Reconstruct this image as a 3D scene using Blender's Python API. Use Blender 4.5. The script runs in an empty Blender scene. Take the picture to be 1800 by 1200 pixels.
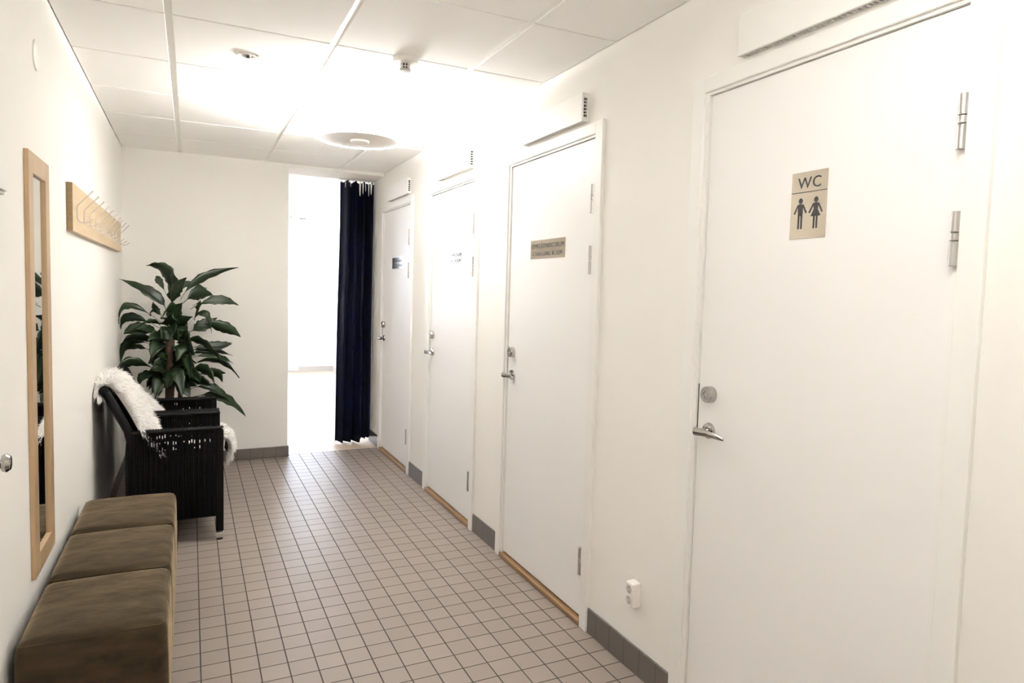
import bpy, bmesh, math, random
from mathutils import Vector, Matrix
random.seed(7)
C = bpy.context.scene.collection
SC = bpy.context.scene
PI = math.pi

# ------------------------------------------------------------------ helpers
def tag(o, label=None, cat=None, group=None, kind=None):
    if label: o['label'] = label
    if cat: o['category'] = cat
    if group: o['group'] = group
    if kind: o['kind'] = kind
    return o

def empty(name, loc=(0, 0, 0)):
    o = bpy.data.objects.new(name, None); C.objects.link(o); o.location = loc
    o.empty_display_size = .05
    return o

def obj(name, bm, mat, parent=None, smooth=False, bevel=0, seg=2, auto=None):
    me = bpy.data.meshes.new(name)
    bmesh.ops.recalc_face_normals(bm, faces=bm.faces)
    bm.to_mesh(me); bm.free()
    for m in (mat if isinstance(mat, (list, tuple)) else [mat]): me.materials.append(m)
    if smooth:
        for p in me.polygons: p.use_smooth = True
    if smooth and auto:
        me.set_sharp_from_angle(angle=math.radians(auto))
    o = bpy.data.objects.new(name, me); C.objects.link(o)
    if parent:
        o.parent = parent
    if bevel:
        b = o.modifiers.new('bevel', 'BEVEL'); b.width = bevel; b.segments = seg; b.limit_method = 'ANGLE'; b.angle_limit = math.radians(50)
    return o

def copy_tree(o, parent=None):
    c = o.copy(); C.objects.link(c); c.parent = parent
    for ch in list(o.children): copy_tree(ch, c)
    return c

def box(bm, x0, y0, z0, x1, y1, z1, mi=0):
    vs = [bm.verts.new(p) for p in ((x0,y0,z0),(x1,y0,z0),(x1,y1,z0),(x0,y1,z0),(x0,y0,z1),(x1,y0,z1),(x1,y1,z1),(x0,y1,z1))]
    for f in ((0,3,2,1),(4,5,6,7),(0,1,5,4),(1,2,6,5),(2,3,7,6),(3,0,4,7)):
        bm.faces.new([vs[i] for i in f]).material_index = mi
    return bm

def B(*boxes):
    bm = bmesh.new()
    for b in boxes: box(bm, *b)
    return bm

def frame_of(d):
    d = Vector(d).normalized()
    a = Vector((0, 0, 1)) if abs(d.z) < .9 else Vector((1, 0, 0))
    u = d.cross(a).normalized(); v = d.cross(u).normalized()
    return u, v

def tube(bm, pts, r, n=8, caps=True):
    pts = [Vector(p) for p in pts]
    rs = r if isinstance(r, (list, tuple)) else [r]*len(pts)
    rings = []; u0 = None
    for i, p in enumerate(pts):
        d = (pts[min(i+1, len(pts)-1)] - pts[max(i-1, 0)])
        u, v = frame_of(d)
        if u0 is not None:
            dn = d.normalized(); u = (u0 - dn*u0.dot(dn)).normalized(); v = dn.cross(u)
        u0 = u
        rings.append([bm.verts.new(p + (u*math.cos(2*PI*k/n) + v*math.sin(2*PI*k/n))*rs[i]) for k in range(n)])
    for a, b in zip(rings, rings[1:]):
        for k in range(n): bm.faces.new((a[k], a[(k+1) % n], b[(k+1) % n], b[k]))
    if caps:
        bm.faces.new(rings[0][::-1]); bm.faces.new(rings[-1])
    return bm

def lathe(bm, prof, c=(0,0,0), axis='Z', n=48, closed=False):
    """prof: (radius, height) pairs turned about an axis through c"""
    c = Vector(c); rings = []
    A = {'Z': (Vector((1,0,0)), Vector((0,1,0)), Vector((0,0,1))), '-X': (Vector((0,-1,0)), Vector((0,0,1)), Vector((-1,0,0))),
         'X': (Vector((0,1,0)), Vector((0,0,1)), Vector((1,0,0)))}[axis]
    for r, h in prof:
        if r < 1e-6: rings.append([bm.verts.new(c + A[2]*h)])
        else: rings.append([bm.verts.new(c + (A[0]*math.cos(2*PI*k/n) + A[1]*math.sin(2*PI*k/n))*r + A[2]*h) for k in range(n)])
    pairs = list(zip(rings, rings[1:]))
    if closed: pairs.append((rings[-1], rings[0]))
    for a, b in pairs:
        for k in range(n):
            k2 = (k+1) % n
            if len(a) == 1 and len(b) == 1: continue
            if len(a) == 1: bm.faces.new((a[0], b[k2], b[k]))
            elif len(b) == 1: bm.faces.new((a[k], a[k2], b[0]))
            else: bm.faces.new((a[k], a[k2], b[k2], b[k]))
    return bm

def prism(bm, pts, fn, t):
    """flat outline pts (u,v) extruded by t; fn maps (u,v,w) to a point"""
    a = [bm.verts.new(fn(u, v, 0)) for u, v in pts]; b = [bm.verts.new(fn(u, v, t)) for u, v in pts]
    n = len(pts)
    bm.faces.new(a[::-1]); bm.faces.new(b)
    for k in range(n): bm.faces.new((a[k], a[(k+1) % n], b[(k+1) % n], b[k]))
    return bm

# ---------------------------------------------------------------- materials
def mat(name, col, rough=.5, metal=0, spec=.5, **kw):
    m = bpy.data.materials.new(name); m.use_nodes = True
    b = m.node_tree.nodes['Principled BSDF']
    b.inputs['Base Color'].default_value = (*col, 1); b.inputs['Roughness'].default_value = rough
    b.inputs['Metallic'].default_value = metal; b.inputs['Specular IOR Level'].default_value = spec
    for k, v in kw.items(): b.inputs[k.replace('_', ' ')].default_value = v
    return m

def nodes(m): return m.node_tree.nodes, m.node_tree.links, m.node_tree.nodes['Principled BSDF']

def add_noise(m, scale=(1,1,1), amount=.15, size=8, bump=0, dist=.001, detail=4, bumpscale=None):
    """mottled colour and a fine bump from object-space noise"""
    N, L, b = nodes(m)
    tc = N.new('ShaderNodeTexCoord'); mp = N.new('ShaderNodeMapping'); mp.inputs['Scale'].default_value = scale
    L.new(tc.outputs['Object'], mp.inputs['Vector'])
    nz = N.new('ShaderNodeTexNoise'); nz.inputs['Scale'].default_value = size; nz.inputs['Detail'].default_value = detail
    L.new(mp.outputs['Vector'], nz.inputs['Vector'])
    if amount:
        col = tuple(b.inputs['Base Color'].default_value)[:3]
        r = N.new('ShaderNodeMix'); r.data_type = 'RGBA'
        r.inputs['A'].default_value = (*[c*(1-amount) for c in col], 1); r.inputs['B'].default_value = (*[min(1, c*(1+amount)) for c in col], 1)
        L.new(nz.outputs['Fac'], r.inputs['Factor']); L.new(r.outputs['Result'], b.inputs['Base Color'])
    if bump:
        n2 = nz
        if bumpscale:
            n2 = N.new('ShaderNodeTexNoise'); n2.inputs['Scale'].default_value = bumpscale; n2.inputs['Detail'].default_value = 2
            L.new(mp.outputs['Vector'], n2.inputs['Vector'])
        bp = N.new('ShaderNodeBump'); bp.inputs['Strength'].default_value = bump; bp.inputs['Distance'].default_value = dist
        L.new(n2.outputs['Fac'], bp.inputs['Height']); L.new(bp.outputs['Normal'], b.inputs['Normal'])
    return m

M = {}
M['wall'] = add_noise(mat('painted_wall', (.865, .848, .810), .75, spec=.25), amount=.012, size=3, bump=.05, dist=.0005, bumpscale=160)
M['door'] = add_noise(mat('white_door_paint', (.87, .86, .85), .42, spec=.4), amount=.01, size=2)
M['trim'] = mat('white_trim_paint', (.86, .85, .825), .4, spec=.4)
M['tile_panel'] = add_noise(mat('ceiling_tile', (.91, .90, .88), .9, spec=.1), amount=.02, size=6, bump=.06, dist=.0005, bumpscale=200)
M['tbar'] = mat('ceiling_grid_metal', (.86, .85, .82), .3, spec=.6)
M['void'] = mat('dark_void', (.02, .02, .02), .9)
M['steel'] = mat('brushed_steel', (.55, .50, .42), .13, 1)
M['chrome'] = mat('chrome', (.46, .44, .42), .14, 1)
M['hinge'] = mat('satin_hinge_steel', (.52, .50, .48), .34, .9)
M['dark'] = mat('dark_steel', (.04, .036, .03), .45)
M['ink'] = mat('black_print', (.012, .011, .010), .5)
M['oak'] = add_noise(mat('oak_threshold', (.22, .125, .052), .5), scale=(8, 1, 8), amount=.35, size=6)
M['oak_pale'] = add_noise(mat('pale_oak', (.45, .31, .175), .28, spec=.6), scale=(6, 6, .5), amount=.16, size=5)
M['birch'] = add_noise(mat('birch_board', (.52, .40, .255), .5, spec=.3), scale=(6, .6, 6), amount=.2, size=5)
M['endgrain'] = add_noise(mat('birch_end_grain', (.27, .195, .105), .7, spec=.2), scale=(1, 1, 6), amount=.25, size=14)
M['mirror'] = mat('mirror_glass', (.86, .88, .86), .01, 1)
M['plastic'] = mat('white_plastic', (.84, .82, .78), .35)
M['greyplastic'] = mat('grey_plastic', (.50, .48, .45), .5)
M['wire'] = mat('white_coated_wire', (.74, .72, .70), .25, .35)
M['velvet'] = mat('brown_velvet', (.030, .021, .0120), .92, spec=.08, Sheen_Weight=.50, Sheen_Roughness=.35, Sheen_Tint=(.64, .49, .31, 1))
def velvet_nap(m):
    """brushed nap: streaks that lift and flatten the sheen"""
    N, L, b = nodes(m)
    tc = N.new('ShaderNodeTexCoord'); mp = N.new('ShaderNodeMapping'); mp.inputs['Scale'].default_value = (1, 2.6, 2.6); L.new(tc.outputs['Object'], mp.inputs['Vector'])
    n1 = N.new('ShaderNodeTexNoise'); n1.inputs['Scale'].default_value = 7; n1.inputs['Detail'].default_value = 9; n1.inputs['Roughness'].default_value = .68; L.new(mp.outputs['Vector'], n1.inputs['Vector'])
    for sock, lo, hi in ((b.inputs['Sheen Weight'], .26, .78),):
        r = N.new('ShaderNodeMapRange'); r.inputs['From Min'].default_value = .32; r.inputs['From Max'].default_value = .68; r.inputs['To Min'].default_value = lo; r.inputs['To Max'].default_value = hi
        L.new(n1.outputs['Fac'], r.inputs['Value']); L.new(r.outputs[0], sock)
    c = N.new('ShaderNodeMix'); c.data_type = 'RGBA'; c.inputs['A'].default_value = (.018, .0125, .007, 1); c.inputs['B'].default_value = (.042, .030, .017, 1)
    r2 = N.new('ShaderNodeMapRange'); r2.inputs['From Min'].default_value = .32; r2.inputs['From Max'].default_value = .68; L.new(n1.outputs['Fac'], r2.inputs['Value'])
    L.new(r2.outputs[0], c.inputs['Factor']); L.new(c.outputs['Result'], b.inputs['Base Color'])
    bp = N.new('ShaderNodeBump'); bp.inputs['Strength'].default_value = .25; bp.inputs['Distance'].default_value = .003; L.new(n1.outputs['Fac'], bp.inputs['Height']); L.new(bp.outputs['Normal'], b.inputs['Normal'])
velvet_nap(M['velvet'])
M['wicker'] = add_noise(mat('black_wicker', (.0026, .0023, .0024), .55, spec=.10), amount=.3, size=40)
M['hide'] = mat('tan_hide', (.42, .33, .22), .8)
M['fleece'] = mat('white_fleece', (.97, .96, .945), .9, spec=.1, Subsurface_Weight=.0)
M['leaf'] = mat('leaf_green', (.0070, .0155, .0045), .42, spec=.26)
add_noise(M['leaf'], amount=.45, size=5, detail=2)
M['trunk'] = add_noise(mat('cane_bark', (.07, .045, .03), .85), scale=(1, 1, 5), amount=.4, size=12, bump=.5, dist=.003)
M['pot'] = mat('dark_pot', (.03, .028, .027), .5)
M['soil'] = add_noise(mat('potting_soil', (.03, .02, .013), .95), amount=.5, size=60, bump=1, dist=.01)
M['capmetal'] = mat('silver_leg_cap', (.50, .48, .45), .3, 1)
M['rubber'] = mat('black_glide', (.012, .012, .012), .6)
M['disc'] = mat('lamp_disc_enamel', (.72, .68, .64), .45)

def emit(name, col, s):
    m = bpy.data.materials.new(name); m.use_nodes = True
    N = m.node_tree.nodes; N.clear()
    e = N.new('ShaderNodeEmission'); e.inputs['Color'].default_value = (*col, 1); e.inputs['Strength'].default_value = s
    o = N.new('ShaderNodeOutputMaterial'); m.node_tree.links.new(e.outputs[0], o.inputs[0])
    return m

def tiled_floor():
    """10 cm quarry tiles with dark joints, laid on a world grid"""
    m = mat('quarry_tile', (.4, .33, .28), .5, spec=.38)
    N, L, b = nodes(m)
    tc = N.new('ShaderNodeTexCoord'); sep = N.new('ShaderNodeSeparateXYZ'); L.new(tc.outputs['Object'], sep.inputs[0])
    def mth(op, a, c=None, d=None):
        n = N.new('ShaderNodeMath'); n.operation = op
        for i, v in enumerate((a, c, d)):
            if v is None: continue
            if isinstance(v, (int, float)): n.inputs[i].default_value = v
            else: L.new(v, n.inputs[i])
        return n.outputs[0]
    dd = []; cells = []
    for ax in ('X', 'Y'):
        s = mth('MULTIPLY', sep.outputs[ax], 10.0)
        cells.append(mth('FLOOR', s))
        f = mth('FRACT', s)
        dd.append(mth('MINIMUM', f, mth('SUBTRACT', 1.0, f)))       # distance to the nearest joint, in tiles
    d = mth('MINIMUM', dd[0], dd[1])
    mr = N.new('ShaderNodeMapRange'); mr.inputs['From Min'].default_value = .018; mr.inputs['From Max'].default_value = .030
    L.new(d, mr.inputs['Value'])
    cmb = N.new('ShaderNodeCombineXYZ'); L.new(cells[0], cmb.inputs[0]); L.new(cells[1], cmb.inputs[1])
    wn = N.new('ShaderNodeTexWhiteNoise'); wn.noise_dimensions = '2D'; L.new(cmb.outputs[0], wn.inputs['Vector'])
    nz = N.new('ShaderNodeTexNoise'); nz.inputs['Scale'].default_value = 2.2; nz.inputs['Detail'].default_value = 5; L.new(tc.outputs['Object'], nz.inputs['Vector'])
    fac = mth('ADD', mth('MULTIPLY', wn.outputs['Value'], .5), mth('MULTIPLY', nz.outputs['Fac'], .5))
    tile = N.new('ShaderNodeMix'); tile.data_type = 'RGBA'
    tile.inputs['A'].default_value = (*TILE_A, 1); tile.inputs['B'].default_value = (*TILE_B, 1); L.new(fac, tile.inputs['Factor'])
    mix = N.new('ShaderNodeMix'); mix.data_type = 'RGBA'; mix.inputs['A'].default_value = (.036, .026, .021, 1)
    L.new(mr.outputs[0], mix.inputs['Factor']); L.new(tile.outputs['Result'], mix.inputs['B']); L.new(mix.outputs['Result'], b.inputs['Base Color'])
    rg = N.new('ShaderNodeMapRange'); rg.inputs['To Min'].default_value = .8; rg.inputs['To Max'].default_value = .42
    L.new(mr.outputs[0], rg.inputs['Value']); L.new(rg.outputs[0], b.inputs['Roughness'])
    bp = N.new('ShaderNodeBump'); bp.inputs['Strength'].default_value = .5; bp.inputs['Distance'].default_value = .0015
    L.new(mr.outputs[0], bp.inputs['Height']); L.new(bp.outputs['Normal'], b.inputs['Normal'])
    return m
TILE_A = (.222, .184, .160); TILE_B = (.268, .222, .194)

def skirting_tile():
    """10 cm tile row with thin joints across it"""
    m = mat('skirting_tile', (.14, .118, .102), .4)
    N, L, b = nodes(m)
    tc = N.new('ShaderNodeTexCoord'); sep = N.new('ShaderNodeSeparateXYZ'); L.new(tc.outputs['Object'], sep.inputs[0])
    ad = N.new('ShaderNodeMath'); ad.operation = 'ADD'; L.new(sep.outputs['X'], ad.inputs[0]); L.new(sep.outputs['Y'], ad.inputs[1])
    mu = N.new('ShaderNodeMath'); mu.operation = 'MULTIPLY_ADD'; mu.inputs[1].default_value = 10; mu.inputs[2].default_value = .42; L.new(ad.outputs[0], mu.inputs[0])
    fr = N.new('ShaderNodeMath'); fr.operation = 'FRACT'; L.new(mu.outputs[0], fr.inputs[0])
    mr = N.new('ShaderNodeMapRange'); mr.inputs['From Min'].default_value = .02; mr.inputs['From Max'].default_value = .035; L.new(fr.outputs[0], mr.inputs['Value'])
    mix = N.new('ShaderNodeMix'); mix.data_type = 'RGBA'; mix.inputs['A'].default_value = (.03, .024, .02, 1); mix.inputs['B'].default_value = (.108, .092, .080, 1)
    L.new(mr.outputs[0], mix.inputs['Factor']); L.new(mix.outputs['Result'], b.inputs['Base Color'])
    return m

def wood_floor():
    m = mat('beech_floor', (.55, .38, .22), .35)
    N, L, b = nodes(m)
    tc = N.new('ShaderNodeTexCoord')
    br = N.new('ShaderNodeTexBrick'); br.inputs['Scale'].default_value = 1
    br.inputs['Color1'].default_value = (.55, .44, .32, 1); br.inputs['Color2'].default_value = (.61, .50, .38, 1); br.inputs['Mortar'].default_value = (.25, .15, .08, 1)
    br.inputs['Mortar Size'].default_value = .0012; br.inputs['Brick Width'].default_value = .9; br.inputs['Row Height'].default_value = .09
    L.new(tc.outputs['Object'], br.inputs['Vector']); L.new(br.outputs['Color'], b.inputs['Base Color'])
    return m
M['skirt_pale'] = mat('pale_skirting', (.55, .54, .54), .5)
M['floor'] = tiled_floor(); M['skirt'] = skirting_tile(); M['wood'] = wood_floor()

def curtain_mat():
    m = bpy.data.materials.new('navy_curtain_cloth'); m.use_nodes = True
    N, L, b = nodes(m)
    b.inputs['Base Color'].default_value = (.0022, .0032, .008, 1); b.inputs['Roughness'].default_value = .62; b.inputs['Specular IOR Level'].default_value = .25
    b.inputs['Sheen Weight'].default_value = .08; b.inputs['Sheen Tint'].default_value = (.3, .4, .8, 1)
    t = N.new('ShaderNodeBsdfTranslucent'); t.inputs['Color'].default_value = (.020, .038, .14, 1)
    mx = N.new('ShaderNodeMixShader'); mx.inputs[0].default_value = .45
    L.new(b.outputs[0], mx.inputs[1]); L.new(t.outputs[0], mx.inputs[2]); L.new(mx.outputs[0], N['Material Output'].inputs[0])
    return m
M['curtain'] = curtain_mat()

def sheer_mat():
    m = bpy.data.materials.new('sheer_voile'); m.use_nodes = True
    N, L, b = nodes(m)
    b.inputs['Base Color'].default_value = (.9, .9, .92, 1); b.inputs['Roughness'].default_value = .9
    t = N.new('ShaderNodeBsdfTranslucent'); t.inputs['Color'].default_value = (.9, .9, .93, 1)
    tr = N.new('ShaderNodeBsdfTransparent')
    m1 = N.new('ShaderNodeMixShader'); m1.inputs[0].default_value = .6; L.new(b.outputs[0], m1.inputs[1]); L.new(t.outputs[0], m1.inputs[2])
    m2 = N.new('ShaderNodeMixShader'); m2.inputs[0].default_value = .35; L.new(m1.outputs[0], m2.inputs[1]); L.new(tr.outputs[0], m2.inputs[2])
    L.new(m2.outputs[0], N['Material Output'].inputs[0])
    return m
M['sheer'] = sheer_mat()
M['glass'] = mat('window_glass', (1, 1, 1), 0, Transmission_Weight=1, IOR=1.0)
LEAVES = [
 (-0.189,2.89,1.225,-0.191,2.825,1.34,-0.478,2.9,1.45,-0.024,-0.021,-0.031),
 (-0.171,2.89,1.319,-0.133,2.89,1.563,-0.314,2.93,1.552,-0.047,0.031,-0.028),
 (-0.178,2.89,1.33,-0.247,2.945,1.488,-0.259,2.94,1.467,-0.021,-0.009,-0.012),
 (-0.152,2.87,1.232,-0.153,2.915,1.423,-0.137,2.82,1.508,-0.055,0.033,0.002),
 (-0.145,2.87,1.243,-0.166,2.795,1.381,-0.053,2.74,1.476,-0.032,0.026,0.012),
 (-0.095,2.89,1.309,-0.022,2.915,1.5,0.302,3.0,1.565,-0.017,-0.014,0.027),
 (-0.095,2.89,1.329,-0.123,2.905,1.477,0.08,2.98,1.399,-0.01,0.012,0.024),
 (-0.08,2.89,1.285,0.009,2.915,1.394,0.122,3.0,1.348,-0.014,-0.034,0.042),
 (-0.031,2.89,1.244,0.15,2.875,1.368,0.3,2.96,1.275,-0.003,0.016,0.034),
 (-0.016,2.87,1.267,0.069,2.855,1.341,-0.006,2.78,1.168,0.025,-0.02,0.003),
 (-0.145,2.87,1.116,-0.129,2.745,1.337,-0.204,2.68,1.196,-0.03,0.029,-0.027),
 (-0.206,2.87,1.133,-0.478,2.835,1.387,-0.478,2.82,1.14,0.0,-0.012,-0.027),
 (-0.213,2.87,1.1,-0.253,2.835,1.198,-0.355,2.78,1.129,-0.003,0.01,-0.017),
 (-0.214,2.89,1.093,-0.478,2.885,1.274,-0.478,2.94,1.095,-0.001,0.01,-0.032),
 (-0.208,2.87,1.187,-0.292,2.845,1.273,-0.283,2.8,1.192,-0.001,0.011,-0.017),
 (-0.204,2.89,1.192,-0.266,2.895,1.215,-0.274,2.96,1.293,-0.02,-0.011,-0.013),
 (-0.155,2.87,1.078,-0.168,2.795,1.195,-0.081,2.74,1.297,-0.043,0.021,0.013),
 (-0.126,2.87,1.072,-0.139,2.825,1.16,-0.016,2.76,1.194,-0.031,0.014,0.028),
 (-0.041,2.89,1.076,0.024,2.905,1.1,0.153,2.98,1.179,-0.019,0.028,0.034),
 (-0.046,2.87,1.133,0.076,2.785,1.325,0.107,2.76,1.076,0.01,0.022,0.024),
 (-0.011,2.89,1.132,0.203,2.85,1.15,0.315,2.93,1.034,0.011,-0.02,0.04),
 (-0.204,2.87,1.045,-0.374,2.86,1.146,-0.453,2.85,1.063,-0.004,0.021,-0.044),
 (-0.213,2.87,1.056,-0.302,2.795,1.127,-0.367,2.74,1.105,-0.006,-0.014,-0.026),
 (-0.087,2.89,0.965,0.15,2.905,0.955,0.253,2.98,0.988,-0.002,0.026,0.028),
 (-0.15,2.87,1.033,-0.08,2.805,1.157,-0.032,2.72,0.981,0.021,-0.013,0.041),
 (-0.204,2.87,0.97,-0.37,2.825,1.087,-0.457,2.84,1.013,-0.007,0.02,-0.035),
 (-0.234,2.89,0.958,-0.478,2.9,1.104,-0.478,2.91,0.846,0.01,0.015,-0.025),
 (-0.254,2.89,0.925,-0.418,2.955,1.012,-0.478,2.96,0.917,-0.001,0.014,-0.023),
 (-0.175,2.87,0.981,-0.253,2.775,1.038,-0.276,2.7,0.901,0.025,-0.034,-0.025),
 (-0.116,2.87,1.042,-0.05,2.795,1.078,-0.01,2.74,0.922,0.031,-0.011,0.026),
 (-0.087,2.87,0.98,0.006,2.815,1.108,0.186,2.78,0.848,0.015,-0.021,0.032),
 (-0.062,2.89,0.945,0.085,2.925,0.939,0.256,2.98,0.979,-0.004,0.018,0.031),
 (-0.077,2.89,0.9,0.088,2.965,0.959,0.266,3.02,0.882,0.001,0.017,0.025),
 (-0.037,2.89,0.883,0.117,2.915,0.934,0.268,2.96,0.826,0.005,0.022,0.026),
 (-0.112,2.87,0.914,-0.042,2.775,0.977,-0.03,2.7,0.752,0.033,-0.029,0.018),
 (-0.062,2.89,0.805,0.142,2.89,0.96,0.304,2.93,0.72,0.005,-0.018,0.027),
 (0.013,2.89,0.752,0.11,2.935,0.781,0.214,3.0,0.75,-0.002,-0.01,0.03),
 (-0.062,2.87,0.779,0.072,2.795,0.876,0.129,2.74,0.694,0.019,-0.012,0.039),
 (-0.088,2.87,0.712,0.012,2.845,0.755,0.113,2.8,0.676,0.009,-0.015,0.044),
 (-0.176,2.87,0.815,-0.1,2.745,0.869,-0.086,2.68,0.621,0.037,-0.01,0.016),
 (-0.176,2.87,0.738,-0.228,2.775,0.802,-0.255,2.7,0.618,0.035,-0.034,-0.016),
 (-0.038,2.89,0.652,0.106,2.86,0.72,0.244,2.91,0.545,0.01,0.025,0.024),
 (-0.038,2.89,0.584,0.177,2.89,0.67,0.353,2.93,0.415,0.016,0.018,0.035),
 (-0.205,2.87,0.772,-0.46,2.815,0.963,-0.478,2.78,0.781,-0.001,0.013,-0.036),
 (-0.215,2.87,0.761,-0.34,2.815,0.817,-0.359,2.78,0.685,0.02,-0.031,-0.028),
 (-0.165,2.87,0.953,-0.066,2.765,1.04,-0.124,2.72,0.874,0.038,0.036,0.014),
 (-0.166,2.87,0.76,-0.01,2.845,0.831,0.037,2.8,0.706,0.012,-0.015,0.043),
 (-0.038,2.89,0.731,0.159,2.945,0.824,0.186,2.98,0.683,0.004,-0.021,0.031),
 (-0.157,2.87,0.67,-0.077,2.815,0.714,-0.038,2.78,0.601,0.024,0.021,0.033),
 (-0.177,2.89,0.668,-0.226,2.915,0.762,-0.239,2.96,0.604,0.026,0.023,-0.033),
 (-0.166,2.87,0.87,-0.229,2.87,0.937,-0.271,2.83,0.79,0.027,-0.024,-0.031),
 (-0.157,2.89,0.857,-0.068,2.925,0.903,-0.058,2.98,0.743,0.032,-0.019,0.032),
 (-0.187,2.89,0.702,-0.256,2.865,0.791,-0.318,2.9,0.672,0.008,0.011,-0.041),
 (-0.157,2.87,0.637,-0.117,2.875,0.763,-0.097,2.82,0.653,-0.008,0.047,0.039),
 (-0.137,2.87,0.825,-0.149,2.735,0.791,-0.182,2.7,0.684,0.044,-0.026,-0.01),
 (-0.106,2.87,1.055,-0.024,2.825,1.168,-0.071,2.76,1.019,0.033,-0.022,0.028),
 (-0.185,2.87,1.012,-0.253,2.765,1.109,-0.302,2.72,1.019,0.001,-0.013,-0.03),
 (-0.166,2.87,0.899,-0.116,2.953,0.948,-0.064,2.827,0.838,0.018,-0.008,0.029),
 (-0.167,2.87,0.715,-0.224,2.824,0.841,-0.278,2.736,0.646,0.02,-0.024,-0.024),
 (-0.165,2.89,1.025,-0.227,2.909,1.074,-0.29,2.952,0.936,0.018,-0.022,-0.024),
 (-0.166,2.87,0.915,-0.233,3.048,0.963,-0.28,2.722,0.855,0.013,0.016,-0.024),
 (-0.166,2.87,0.919,-0.087,3.15,0.954,-0.004,2.721,0.921,0.002,0.04,0.037),
 (-0.166,2.87,0.782,-0.229,2.758,0.823,-0.291,2.747,0.813,-0.003,-0.032,-0.031),
 (-0.166,2.89,0.884,-0.207,2.727,0.945,-0.26,2.915,0.81,0.021,0.025,-0.031),
 (-0.167,2.87,0.706,-0.211,2.99,0.807,-0.242,2.731,0.614,0.03,0.025,-0.026),
 (-0.167,2.89,0.739,-0.081,2.93,0.765,0.008,2.909,0.67,0.012,-0.015,0.032),
 (-0.167,2.89,0.775,-0.223,2.683,0.872,-0.303,3.023,0.679,0.016,-0.019,-0.023),
 (-0.166,2.87,0.789,-0.087,2.881,0.824,-0.009,2.748,0.755,0.01,0.014,0.03),
 (-0.166,2.89,0.832,-0.212,2.769,0.9,-0.271,2.969,0.805,0.005,0.015,-0.034),
 (-0.166,2.87,0.859,-0.218,3.05,0.921,-0.258,2.838,0.766,0.023,0.024,-0.025),
 (-0.166,2.87,0.819,-0.223,2.844,0.912,-0.276,2.773,0.8,0.009,0.012,-0.04),
 (-0.165,2.87,1.031,-0.201,3.095,1.046,-0.223,2.833,1.034,0.001,-0.019,-0.036),
 (-0.165,2.89,1.022,-0.12,2.823,1.102,-0.078,2.945,0.974,0.012,-0.015,0.025),
 (-0.166,2.87,0.782,-0.1,2.953,0.843,-0.031,2.832,0.679,0.023,-0.016,0.031),
 (-0.167,2.87,0.72,-0.101,2.852,0.755,-0.037,2.724,0.678,0.016,0.02,0.033),
 (-0.165,2.87,1.01,-0.097,2.859,1.061,-0.03,2.741,1.001,0.005,-0.027,0.037),
 (-0.167,2.89,0.824,-0.102,2.925,0.925,-0.035,2.893,0.749,0.013,0.02,0.022),
 (-0.165,2.87,0.962,-0.23,3.011,1.014,-0.276,2.737,0.916,0.014,0.028,-0.033),
 (-0.166,2.87,0.844,-0.117,2.924,0.935,-0.066,2.798,0.804,0.016,-0.018,0.034),
 (-0.166,2.87,0.837,-0.225,2.979,0.863,-0.27,2.778,0.786,0.015,-0.018,-0.024),
 (-0.165,2.87,1.053,-0.094,2.747,1.147,-0.026,2.823,0.992,0.011,-0.012,0.025),
 (-0.166,2.87,0.898,-0.098,2.867,1.038,-0.031,2.794,0.752,0.02,0.023,0.016),
 (-0.166,2.87,0.776,-0.233,2.781,0.815,-0.297,2.753,0.808,-0.006,0.024,-0.039),
 (-0.165,2.87,1.069,-0.206,2.774,1.115,-0.253,2.861,1.028,0.015,-0.025,-0.029),
 (-0.167,2.89,0.709,-0.229,2.741,0.829,-0.31,3.0,0.643,0.011,0.013,-0.034),
 (-0.166,2.87,0.83,-0.123,2.925,0.856,-0.077,2.722,0.848,-0.001,0.041,0.038),
 (-0.167,2.87,0.699,-0.08,2.906,0.718,0.009,2.831,0.682,0.005,-0.024,0.04),
 (-0.166,2.87,0.753,-0.107,2.886,0.793,-0.047,2.843,0.741,0.005,0.041,0.037),
 (-0.165,2.87,0.95,-0.213,3.006,0.976,-0.246,2.764,0.915,0.018,-0.015,-0.033),
 (-0.166,2.89,0.834,-0.079,2.797,0.97,0.011,2.943,0.714,0.02,-0.025,0.034),
 (-0.167,2.89,0.777,-0.2,3.006,0.864,-0.227,2.885,0.715,0.022,0.02,-0.025),
 (-0.165,2.87,1.039,-0.203,2.758,1.056,-0.242,2.768,1.032,0.009,-0.036,-0.038),
 (-0.166,2.89,1.013,-0.213,2.851,1.118,-0.27,2.998,0.933,0.018,0.02,-0.028),
 (-0.166,2.89,0.879,-0.111,2.861,0.925,-0.055,2.998,0.837,0.007,0.028,0.025),
 (-0.166,2.89,0.855,-0.204,2.769,0.941,-0.256,3.033,0.776,0.024,-0.032,-0.028),
 (-0.165,2.87,1.041,-0.123,3.009,1.09,-0.076,2.831,0.963,0.022,-0.025,0.025),
 (-0.166,2.87,0.845,-0.08,2.782,0.919,0.005,2.763,0.857,-0.0,-0.021,0.039),
 (-0.166,2.89,0.995,-0.233,2.934,1.05,-0.305,3.04,0.973,0.002,0.01,-0.034),
 (-0.167,2.89,0.712,-0.105,2.854,0.783,-0.041,3.029,0.616,0.017,0.032,0.025),
 (-0.166,2.87,0.863,-0.244,3.123,0.917,-0.298,2.78,0.856,0.006,-0.036,-0.036),
 (-0.166,2.87,0.872,-0.095,2.965,0.894,-0.022,2.784,0.821,0.016,-0.012,0.039),
 (-0.165,2.87,1.1,-0.172,2.805,1.234,-0.181,2.76,1.171,-0.039,0.03,-0.012),
 (-0.16,2.87,1.105,-0.138,2.805,1.224,-0.118,2.76,1.166,-0.033,0.034,0.021),
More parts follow.
